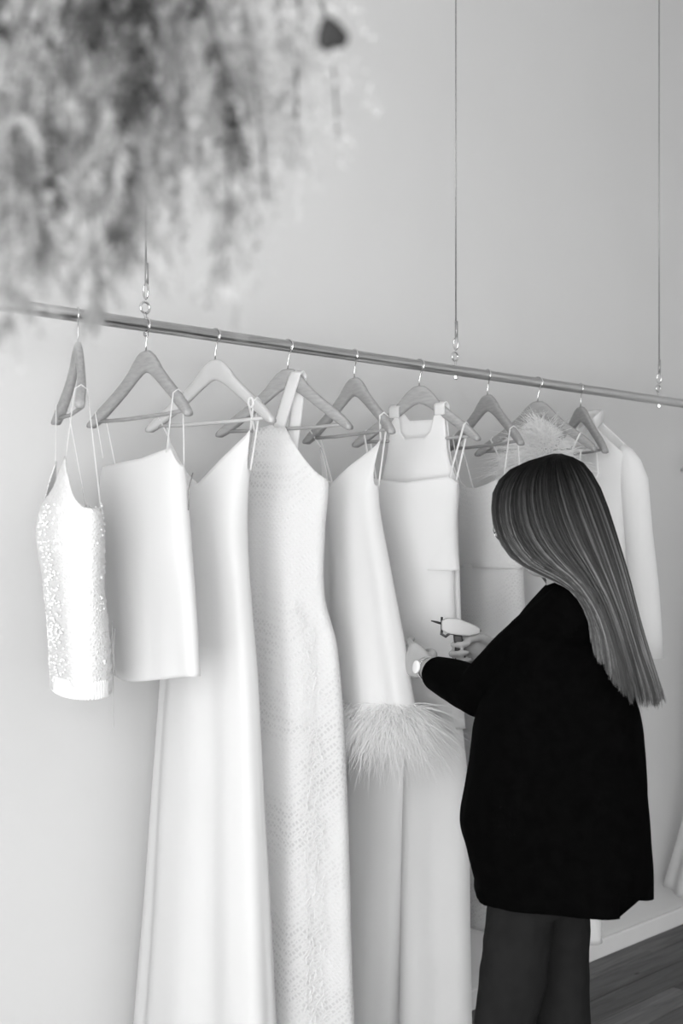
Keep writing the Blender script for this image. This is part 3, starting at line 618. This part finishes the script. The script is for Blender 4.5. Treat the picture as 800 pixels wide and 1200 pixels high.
# hands
def hand(mb, wrist, d, back, up, curls, thumb, spread=0.06, sc=1.0):
    """d towards the fingers, back = normal of the back of the hand, up = towards the thumb side"""
    d = d.normalized(); back = (back - d * back.dot(d)).normalized(); up = (up - d * up.dot(d) - back * up.dot(back)).normalized()
    P = lambda a, b, c: wrist + (d * a + up * b + back * c) * sc
    rg = []
    for a, wdt, th in ((-0.012, 0.024, 0.019), (0.01, 0.027, 0.017), (0.04, 0.036, 0.0155), (0.07, 0.040, 0.0135), (0.088, 0.038, 0.011), (0.094, 0.033, 0.007)):
        rg.append(ring(P(a, 0.002, 0), up, back, wdt * sc, th * sc, 18))
    mb.loft(rg)
    for k, (off, Ls) in enumerate(((0.029, (0.040, 0.024, 0.020)), (0.0095, (0.045, 0.028, 0.021)), (-0.010, (0.041, 0.026, 0.020)), (-0.0285, (0.031, 0.020, 0.018)))):
        p = P(0.082 - 0.004 * abs(k - 1), off, 0.0); ang = 0; fd = d + up * (spread * (1.2 - k)); fd.normalize(); pts = [p - fd * 0.012 * sc, p]
        for q, L_ in enumerate(Ls):
            ang += curls[k][q]; dd = fd * cos(ang) - back * sin(ang); p = p + dd * L_ * sc; pts.append(p)
        mb.capsule(pts, [r * sc for r in (0.0088, 0.0090, 0.0084, 0.0078, 0.0066)], 10)
    pts = [P(*q) for q in thumb]; mb.capsule(pts, [r * sc for r in (0.014, 0.0115, 0.0098, 0.0080)], 10)
    return P
Lh_d = at(463, 762, 3.02) - LW
hand(mb, LW, Lh_d, -FWD - RIGHT * 0.35, Vector((0, 0, 1)), [(0.25, 0.35, 0.25)] * 2 + [(0.35, 0.4, 0.3)] * 2, [(0.012, 0.016, -0.012), (0.040, 0.028, -0.028), (0.068, 0.026, -0.040), (0.092, 0.020, -0.046)])
Rh_d = at(530, 769, 2.965) - RW
hand(mb, RW, Rh_d, FWD * 1.0 - RIGHT * 0.1, Vector((0, 0, 1)), [(0.70, 1.45, 0.9), (0.65, 1.4, 0.9), (0.65, 1.4, 0.9), (0.7, 1.4, 0.9)], [(0.015, 0.022, -0.010), (0.040, 0.038, -0.026), (0.068, 0.036, -0.036), (0.090, 0.026, -0.040)], spread=0.03, sc=0.94)
me = fused(mb, 0.0042, 3, 0.45)
me.transform(Matrix.Translation(-PO))
me.materials.append(M['skin']); person = bpy.data.objects.new('person', me); C.objects.link(person); person.location = PO
tag(person, 'woman in black cardigan and trousers with long straight hair, tending the garments', 'person')
def worn(mb, name, m, parent=None, smooth=True):
    mb.v = [tuple(Vector(p) - PO) for p in mb.v]; return mb.build(name, m, parent or person, smooth)
def worn_me(me, name, m):
    me.transform(Matrix.Translation(-PO))
    o = bpy.data.objects.new(name, me); C.objects.link(o); me.materials.append(m); o.parent = person; return o
mb = MB()
for s in (-1, 1):
    mb2 = MB(); mb2.ellipsoid(HC + hf * 0.078 + hl * s * 0.031 + hu * 0.004, (hf * 0.0115, hl * 0.0125, hu * 0.0085), 14, 10); worn(mb2, 'eye', M['eye'])
mb = MB()                                                         # spectacles
for s in (-1, 1):
    c = HC + hf * 0.101 + hl * s * 0.033 + hu * 0.002
    mb.tube([c + hl * (0.024 * cos(q)) + hu * (0.019 * sin(q)) for q in [2 * pi * k / 20 for k in range(20)]], 0.0014, 6, closed=True)
    mb.tube([c + hl * s * 0.024, HC + hf * 0.06 + hl * s * 0.075 + hu * 0.004, HC - hf * 0.01 + hl * s * 0.080], 0.0013, 6)
mb.tube([HC + hf * 0.101 + hl * 0.009, HC + hf * 0.106 + hu * 0.002, HC + hf * 0.101 - hl * 0.009], 0.0013, 6)
worn(mb, 'glasses', M['wire'])['label'] = 'thin metal glasses'
# cardigan: boxy, side slit, wide sleeves
mb = MB(); rows = [(676, 652, 694, 2.555, 0.045), (684, 643, 704, 2.555, 0.065), (696, 632, 714, 2.555, 0.085), (715, 615, 722, 2.555, 0.105), (745, 594, 728, 2.555, 0.125), (790, 580, 735, 2.555, 0.140), (842, 559, 747, 2.55, 0.150), (900, 549, 751, 2.55, 0.165), (940, 543, 754, 2.55, 0.172), (965, 540, 756, 2.55, 0.175), (1000, 548, 758, 2.55, 0.180), (1035, 557, 759, 2.55, 0.185)]
HEM_A = [(-1.0, 1050), (-0.9, 1046), (-0.75, 1043), (-0.5, 1042), (-0.2, 1045), (0.2, 1046), (0.6, 1046), (1.0, 1057)]
NR = 200; rings = []
zs = [r[0] for r in rows]
def jr(py): return interp([(r[0],) + r[1:] for r in rows], py)
ys_ = [676 + (1035 - 676) * k / 50 for k in range(51)]
for py in ys_ + [1.0]:
    L_, R_, Z_, dp = jr(min(py, 1035) if py > 1 else 1035); rg = []
    for k in range(NR):
        th = 2 * pi * k / NR; a = cos(th); ex = math.copysign(abs(a) ** 0.75, a); ey = math.copysign(abs(sin(th)) ** 0.75, sin(th))
        yy = py if py > 1 else lin(HEM_A, ex)
        fold = 0.006 * sin(7 * th + yy * 0.01) * max(0, min(1, (yy - 800) / 250))
        p = at((L_ + R_) / 2 + (R_ - L_) / 2 * ex, yy, Z_); p = p + FWD * ((dp + fold) * ey); rg.append(p)
    rings.append(rg)
mb.loft(rings)
mb.capsule([LS + RIGHT * 0.03, LS.lerp(LE, .35) + RIGHT * .008, LS.lerp(LE, .7), LE], [0.066, 0.062, 0.056, 0.054], 16)
CU = at(514, 790, 2.82)
mb.capsule([LE, LE.lerp(CU, .5), CU], [0.054, 0.048, 0.041], 16)
mb.capsule([RS, RS.lerp(RE, .5), RE], [0.075, 0.066, 0.055], 16); RCU = RE.lerp(RW, 0.78)
mb.capsule([RE, RE.lerp(RCU, .5), RCU], [0.055, 0.048, 0.040], 16)
mb.capsule([at(672, 672, 2.56) - fb * 0.01, NB + Vector((0, 0, -0.03))], [0.045, 0.055], 16)
cm = fused(mb, 0.0045, 5, 0.45, disp=lambda c: 0.003 * noise.noise(c * 9) + 0.0012 * noise.noise(c * 25))
bm = bmesh.new(); bm.from_mesh(cm); sp = at(722, 1052, 2.40)                # side slit: the back panel ends higher
tilt = (Vector((0, 0, 1)) + FWD * 0.325).normalized()
for nrm in (tilt, RIGHT):
    bmesh.ops.bisect_plane(bm, geom=bm.verts[:] + bm.edges[:] + bm.faces[:], plane_co=sp, plane_no=nrm, dist=1e-5)
cut = [f for f in bm.faces if (f.calc_center_median() - sp).dot(tilt) < 0 and (f.calc_center_median() - sp).dot(RIGHT) > 0]
bmesh.ops.delete(bm, geom=cut, context='FACES')
bmesh.ops.holes_fill(bm, edges=[e for e in bm.edges if e.is_boundary], sides=0)
bm.to_mesh(cm); bm.free(); cm.polygons.foreach_set('use_smooth', [True] * len(cm.polygons))
worn_me(cm, 'cardigan', M['cardigan'])['label'] = 'oversized black cardigan with side slit'
# trousers
mb = MB()
mb.loft([ring(PV + Vector((0, 0, 0.10)), lb_, fb, 0.12, 0.09), ring(PV, lb_, fb, 0.135, 0.10), ring(PV - Vector((0, 0, 0.12)), lb_, fb, 0.14, 0.10), ring(PV - Vector((0, 0, 0.20)), lb_, fb, 0.12, 0.09)])
for H_, K_, A_ in ((LH, LK, LA), (RH, RK, RA)):
    mb.capsule([H_, H_.lerp(K_, .35), H_.lerp(K_, .7), K_, K_.lerp(A_, .4), A_ + Vector((0, 0, -0.01))], [0.062, 0.066, 0.066, 0.060, 0.058, 0.056], 18)
    q = [H_.lerp(K_, .42) + fb * 0.060, H_.lerp(K_, .55) + fb * 0.063, K_ + fb * 0.054, A_ + fb * 0.050]; mb.capsule(q, [0.010] * 4, 8)      # pressed crease
worn_me(fused(mb, 0.006, 3, 0.5, disp=lambda c: 0.005 * noise.noise(Vector((c.x * 9, c.y * 9, c.z * 6))) + 0.003 * noise.noise(c * 22)), 'trousers', M['trousers'])['label'] = 'black tapered trousers with pressed crease'
for A_ in (LA, RA):
    mb = MB(); b0 = Vector((A_.x, A_.y, 0.0)); f0 = fb
    prof = [(-0.055, 0.030, 0.055), (-0.03, 0.038, 0.06), (0.04, 0.042, 0.062), (0.10, 0.044, 0.05), (0.15, 0.038, 0.038), (0.175, 0.022, 0.028)]
    rg = []
    for d_, w_, h_ in prof:
        c = b0 + f0 * d_; rg.append([c + lb_ * (w_ * cos(q)) + Vector((0, 0, max(0.0, h_ * 0.5 + h_ * 0.62 * sin(q)))) for q in [2 * pi * k / 18 for k in range(18)]])
    mb.loft(rg); worn(mb, 'shoe', M['shoe'])
# wristwatch on the near wrist
wd = (LW - LE).normalized(); wc = LW + wd * 0.004; n1 = (-FWD - RIGHT * 0.75 + Vector((0, 0, 0.12))); n1 = (n1 - wd * n1.dot(wd)).normalized(); n2 = wd.cross(n1)
mb = MB(); mb.tube([wc + n1 * (0.0265 * cos(q)) + n2 * (0.0265 * sin(q)) for q in [2 * pi * k / 28 for k in range(28)]], 0.008, 8, closed=True, flat=0.2, nrm=wd)
watch = worn(mb, 'wristwatch', M['wire']); watch['label'] = 'wristwatch with pale round dial'
mb = MB(); c = wc + n1 * 0.026; mb.tube([c, c + n1 * 0.006, c + n1 * 0.007], [0.0145, 0.0145, 0.012], 24); worn(mb, 'dial', M['bead'], watch)
# hair: guide locks over the near side, crown and far side, filled with strands
def G(*p): return [at(x, y, 2.555 + d) for x, y, d in p]
near = [G((640, 534, -.01), (602, 549, -.035), (582, 570, -.050), (578, 598, -.062), (584, 628, -.075), (603, 656, -.085), (640, 677, -.105), (672, 694, -.150), (690, 725, -.178), (694, 748, -.186), (697, 768, -.188)),
        G((644, 533, -.01), (616, 546, -.050), (598, 571, -.072), (595, 602, -.083), (604, 633, -.092), (626, 660, -.102), (658, 678, -.125), (684, 702, -.158), (699, 732, -.178), (705, 758, -.184), (707, 782, -.184)),
        G((648, 532, -.01), (630, 544, -.060), (620, 571, -.085), (622, 604, -.094), (634, 634, -.100), (655, 660, -.110), (680, 684, -.132), (699, 716, -.158), (711, 750, -.172), (717, 780, -.176), (719, 803, -.174)),
        G((652, 532, -.01), (644, 542, -.060), (643, 570, -.088), (650, 604, -.096), (664, 636, -.100), (683, 664, -.106), (703, 698, -.122), (717, 734, -.138), (728, 770, -.146), (735, 800, -.146), (739, 822, -.142)),
        G((655, 532, -.008), (658, 540, -.050), (666, 566, -.074), (678, 602, -.082), (692, 638, -.084), (706, 672, -.086), (721, 710, -.092), (734, 748, -.098), (745, 784, -.100), (752, 808, -.100), (755, 828, -.096)),
        G((658, 532, -.006), (672, 541, -.034), (687, 568, -.050), (701, 606, -.052), (714, 644, -.050), (726, 682, -.050), (738, 722, -.052), (748, 758, -.056), (759, 790, -.060), (765, 810, -.062), (768, 826, -.062)),
        G((659, 533, .000), (680, 543, -.010), (696, 568, -.014), (710, 606, -.010), (722, 644, -.006), (734, 684, -.006), (744, 722, -.010), (755, 758, -.018), (765, 788, -.026), (771, 806, -.030), (775, 818, -.032))]
far = [G((659, 533, .004), (676, 544, .020), (690, 570, .032), (702, 608, .036), (714, 646, .036), (726, 686, .032), (738, 724, .024), (748, 760, .012), (758, 788, .000), (764, 806, -.006), (766, 822, -.010)),
       G((655, 533, .010), (664, 545, .048), (674, 572, .068), (686, 610, .072), (700, 648, .070), (712, 686, .062), (724, 724, .050), (736, 760, .034), (746, 788, .018), (752, 806, .008), (756, 820, .002)),
       G((650, 533, .014), (646, 546, .060), (648, 574, .084), (656, 610, .092), (668, 644, .094), (682, 676, .088), (696, 712, .076), (710, 748, .060), (722, 778, .044), (730, 798, .034), (734, 812, .030)),
       G((645, 534, .014), (624, 549, .054), (612, 576, .080), (612, 610, .094), (620, 640, .102), (640, 664, .108), (662, 690, .115), (674, 722, .125), (678, 750, .132), (680, 772, .135), (680, 790, .136)),
       G((641, 535, .012), (606, 552, .036), (590, 576, .058), (588, 606, .076), (600, 632, .090), (618, 654, .104), (640, 680, .118), (654, 712, .130), (660, 740, .138), (662, 762, .142), (662, 780, .144))]
guides = near + far; NG = len(guides); NPT = len(guides[0])
def crv(g, t):
    x = t * (NPT - 1); i = min(int(x), NPT - 2); f = x - i
    p0, p1, p2, p3 = g[max(i - 1, 0)], g[i], g[i + 1], g[min(i + 2, NPT - 1)]
    return 0.5 * ((2 * p1) + (p2 - p0) * f + (2 * p0 - 5 * p1 + 4 * p2 - p3) * f * f + (3 * p1 - p0 - 3 * p2 + p3) * f * f * f)
def hpt(u, t):
    x = u * (NG - 1); i = min(int(x), NG - 2); f = x - i; return crv(guides[i], t).lerp(crv(guides[i + 1], t), f)
mb = MB(); rnd = random.Random(4)
core = lambda t: HC.lerp(at(735, 770, 2.53), max(0, min(1, (t - 0.3) / 0.6)))
NU, NT = 72, 26; V = []; F = []; tn = []
for j in range(NT + 1):                                             # under-layer that closes the volume
    t = j / NT * 0.86
    for i in range(NU + 1):
        p = hpt(i / NU, t); p = p + (core(t) - p).normalized() * 0.007; V.append(p); tn.append(0.004 + 0.03 * t)
for j in range(NT):
    for i in range(NU): F.append((j * (NU + 1) + i, j * (NU + 1) + i + 1, (j + 1) * (NU + 1) + i + 1, (j + 1) * (NU + 1) + i))
mb.add(V, F, tn)
NCL = 150; ch = [random.Random(c * 17 + 1) for c in range(NCL + 2)]; cl_light = [(0.55 + 0.4 * r.random()) if r.random() < 0.24 else 0.16 * r.random() for r in ch]; cl_len = [r.uniform(-0.05, 0.03) for r in ch]; cl_off = [r.gauss(0, 0.0025) for r in ch]
for k in range(6400):
    u = rnd.random() * 0.66 if rnd.random() < 0.8 else 0.6 + 0.4 * rnd.random()
    c = int(round(u * NCL)); uc = c / NCL; base = 0.04 + 0.12 * rnd.random(); lightening = cl_light[c] * rnd.uniform(0.6, 1.0)
    if rnd.random() > 0.95: lightening += 0.3
    ln = min(1.0, (rnd.uniform(0.90, 1.0) if rnd.random() < 0.75 else rnd.uniform(0.76, 1.0)) + cl_len[c])
    off = rnd.gauss(0, 0.0020) + cl_off[c]; ju = rnd.gauss(0, 0.004); ph = rnd.uniform(0, 6.3); pts = []; tt = []; NS = 17; fly = 0.006 * (rnd.random() ** 6)
    for q in range(NS + 1):
        t = q / NS * ln; uu = min(1, max(0, lerp(u, uc, 0.65 * t) + ju * t)); p = hpt(uu, t); o_ = (p - core(t)).normalized()
        p = p + o_ * (off * min(1, t * 4) + fly * t * 2) + RIGHT * (0.0016 * sin(ph + t * 9) * t) + o_ * 0.0012 * sin(c * 1.7 + t * 13) * t; pts.append(p)
        rt = max(0, min(1, (t - 0.15 - 0.05 * sin(c * 2.3)) / 0.40)); tt += [0.003 + rt * (base + lightening * 0.60) + 0.03 * t] * 3
    wd0 = rnd.uniform(0.00045, 0.0009); rr = [wd0 * (1 - 0.75 * max(0, (q / NS - 0.7) / 0.3)) for q in range(NS + 1)]
    mb.tube(pts, rr, 3, cap=False, tone=[min(1, x) for x in tt])
worn(mb, 'hair', M['hair'])['label'] = 'long straight hair with pale streaks and dark roots'

# tagging tool in the far hand
tg = empty('tagging_gun', at(540, 765, 2.925)); tag(tg, 'small white and black hand tool gripped by the woman', 'tool'); TO = Vector(tg.location)
def tool(mb, name, m, parent=tg, smooth=True):
    mb.v = [tuple(Vector(p) - TO) for p in mb.v]; return mb.build(name, m, parent, smooth)
Zt = 2.94
def slab(outline, thick, Z=Zt):
    mb = MB(); n = len(outline); A = [at(x, y, Z) - FWD * thick for x, y in outline]; B = [at(x, y, Z) + FWD * thick for x, y in outline]
    mb.add(A + B, [tuple(range(n)), tuple(range(2 * n - 1, n - 1, -1))] + [(i, n + i, n + (i + 1) % n, (i + 1) % n) for i in range(n)]); return mb
bevel(tool(slab([(517, 727), (523, 724), (537, 725), (552, 731), (562, 736), (562, 742), (550, 745), (536, 744), (524, 742), (517, 738)], 0.011), 'body', M['white_plastic'], smooth=False), 0.003)
bevel(tool(slab([(531, 744), (541, 744), (545, 768), (546, 788), (531, 788), (533, 766)], 0.0095), 'handle', M['black_plastic'], smooth=False), 0.003)
mb = MB(); mb.tube([at(x, y, Zt) for x, y in ((518, 737), (517, 743), (522, 746), (527, 742), (532, 743), (535, 750))], 0.0034, 8); tool(mb, 'trigger', M['black_plastic'])
mb = MB(); mb.tube([at(505, 727.5, Zt), at(511, 729, Zt), at(518, 731, Zt)], [0.0012, 0.0026, 0.003], 8); tool(mb, 'needle', M['black_plastic'])
mb = MB(); mb.tube([at(517.5, 723, Zt), at(517.5, 741, Zt)], 0.0026, 8); tool(mb, 'nose_plate', M['black_plastic'])
mb = MB(); mb.ellipsoid(at(561.5, 739, Zt), (RIGHT * 0.004, FWD * 0.006, Vector((0, 0, 0.0045))), 10, 8); tool(mb, 'end_knob', M['black_plastic'])
bevel(tool(slab([(531, 784), (547, 786), (547, 792), (530, 790)], 0.011), 'tag_roll', M['white_plastic'], smooth=False), 0.002)

# ------------------------------------------------------------------ hanging dried grass, close to the lens and out of focus
PZ = 0.85
pl = empty('hanging_dried_grass', at(170, -150, PZ)); tag(pl, 'cloud of drooping dried grass plumes hung from the ceiling', 'dried plant'); PLO = Vector(pl.location)
def plant(mb, name, m, parent=pl): mb.v = [tuple(Vector(p) - PLO) for p in mb.v]; return mb.build(name, m, parent)
mb = MB(); mb.tube([PLO + Vector((0, 0, 0.05)), Vector((PLO.x, PLO.y, R['h']))], 0.003, 6); plant(mb, 'cord', M['cable'])
mb = MB(); mb.tube([PLO + RIGHT * (0.12 * cos(q)) + FWD * (0.10 * sin(q)) + Vector((0, 0, 0.02)) for q in [2 * pi * k / 24 for k in range(24)]], 0.006, 8, closed=True)
for q in (0.3, 2.4, 4.5): mb.tube([PLO + RIGHT * (0.12 * cos(q)) + FWD * (0.10 * sin(q)) + Vector((0, 0, 0.02)), PLO + Vector((0, 0, 0.12))], 0.002, 6)
plant(mb, 'hoop', M['stem'])
rnd = random.Random(9)
# drooping plumes: path in the photo frame, depth, fluff radius, branchlets, filaments per branchlet, tone range
PL = [([(60, -120), (20, 40), (4, 200), (10, 390)], 0.97, 0.040, 46, 34, (0.35, 0.75)), ([(90, -120), (66, 40), (45, 170), (40, 300)], 1.02, 0.040, 44, 32, (0.40, 0.8)),
      ([(120, -120), (112, 60), (104, 220), (122, 375)], 1.02, 0.034, 40, 30, (0.45, 0.85)), ([(150, -120), (156, 60), (150, 190), (142, 315)], 0.98, 0.036, 44, 34, (0.3, 0.7)),
      ([(190, -120), (205, 20), (216, 120), (205, 225)], 1.05, 0.044, 42, 34, (0.5, 0.9)), ([(220, -120), (250, 40), (268, 190), (262, 335)], 1.00, 0.028, 40, 30, (0.4, 0.8)),
      ([(230, -120), (275, 10), (300, 110), (312, 235)], 1.08, 0.040, 36, 22, (0.6, 1.0)), ([(240, -120), (310, -30), (345, 60), (345, 185)], 1.10, 0.045, 34, 18, (0.65, 1.0)),
      ([(260, -120), (350, -50), (385, 40), (396, 165)], 1.12, 0.036, 22, 14, (0.7, 1.0)), ([(30, -120), (-20, 20), (-34, 160), (-20, 330)], 1.00, 0.045, 40, 30, (0.45, 0.85)),
      ([(100, -120), (95, -20), (80, 60), (92, 165)], 1.08, 0.055, 50, 36, (0.5, 0.9)), ([(200, -120), (180, -10), (178, 90), (176, 200)], 1.08, 0.055, 50, 36, (0.5, 0.9)),
      ([(250, -120), (270, -40), (285, 30), (290, 110)], 1.10, 0.055, 46, 30, (0.55, 0.95)), ([(20, -120), (10, -20), (20, 50), (15, 120)], 1.05, 0.055, 46, 32, (0.5, 0.9)),
      ([(320, -120), (340, -60), (350, 0), (352, 80)], 1.12, 0.050, 34, 22, (0.65, 1.0)),
      ([(170, -120), (160, 0), (156, 70), (162, 120)], 0.95, 0.018, 24, 26, (0.0, 0.22)), ([(140, -120), (122, -40), (112, 5), (116, 40)], 0.95, 0.018, 22, 26, (0.0, 0.2)),
      ([(170, -80), (156, 120), (138, 200), (146, 280)], 0.96, 0.014, 24, 20, (0.05, 0.4)), ([(230, -80), (258, 60), (272, 130), (280, 178)], 0.98, 0.012, 18, 18, (0.0, 0.4)),
      ([(60, -80), (62, 100), (60, 180), (68, 240)], 0.97, 0.010, 18, 16, (0.0, 0.35)), ([(20, -80), (22, 150), (34, 230), (60, 285)], 0.96, 0.020, 26, 18, (0.15, 0.5)),
      ([(5, -100), (0, -40), (-2, 10), (2, 35)], 0.96, 0.010, 14, 18, (0.0, 0.2))]
for path, Z, rad, nb, nf, (t0, t1) in PL:
    Z *= 0.85; rad *= 0.85
    pts = [at(x, y, Z) for x, y in path]; pts[0] = pts[0].lerp(PLO, 0.4)
    def pc(u):
        x = u * 3; i = min(int(x), 2); f = x - i; p0, p1, p2, p3 = pts[max(i - 1, 0)], pts[i], pts[i + 1], pts[min(i + 2, 3)]
        return 0.5 * ((2 * p1) + (p2 - p0) * f + (2 * p0 - 5 * p1 + 4 * p2 - p3) * f * f + (3 * p1 - p0 - 3 * p2 + p3) * f * f * f)
    mb = MB(); mb.tube([pc(q / 12) for q in range(13)], [0.0016 * (1 - 0.6 * q / 12) for q in range(13)], 6, tone=0.15)
    for b_ in range(nb):
        u = 0.10 + 0.88 * (b_ + rnd.random()) / nb; p = pc(u); env = (1.0 if u < 0.55 else 1 - 0.55 * (u - 0.55) / 0.45) * rnd.uniform(0.5, 1.25)
        d = Vector((rnd.gauss(0, 1), rnd.gauss(0, 1), rnd.gauss(-0.3, 0.4))).normalized(); L_ = rad * env * 1.5; drop = Vector((0, 0, -1.1 * L_)); tb = rnd.uniform(t0, t1)
        for k in range(nf):
            w_ = (k + rnd.random()) / nf; c = p + d * L_ * w_ + drop * w_ * w_
            fd = Vector((rnd.gauss(0, 1), rnd.gauss(0, 1), rnd.gauss(-0.8, 0.7))).normalized(); fl = rnd.uniform(0.005, 0.013) * (1.1 - 0.5 * w_)
            mb.blade([c, c + fd * fl * 0.6, c + fd * fl + Vector((0, 0, -0.3 * fl))], rnd.uniform(0.0007, 0.0016), fd.cross(Vector((rnd.random(), rnd.random(), rnd.random()))).normalized(), tone=max(0, min(1, tb + rnd.uniform(-0.12, 0.12))))
    plant(mb, 'plume', M['plume'])
mb = MB(); mb.tube([at(290, -130, 0.9), at(350, -40, 0.85), at(382, 24, 0.79)], 0.0009, 6); plant(mb, 'stem', M['stem'])
mb = MB()
for k, (dx, dy, r_) in enumerate(((0, 0, .0085), (8, 4, .0065), (-3, -10, .0055), (-5, 7, .0065), (12, 3, .0045))):
    mb.ellipsoid(at(388 + dx, 40 + dy, 0.79), (RIGHT * r_, FWD * r_ * 0.8, Vector((0, 0, r_))), 10, 8)
plant(mb, 'seed_head', M['seed'])
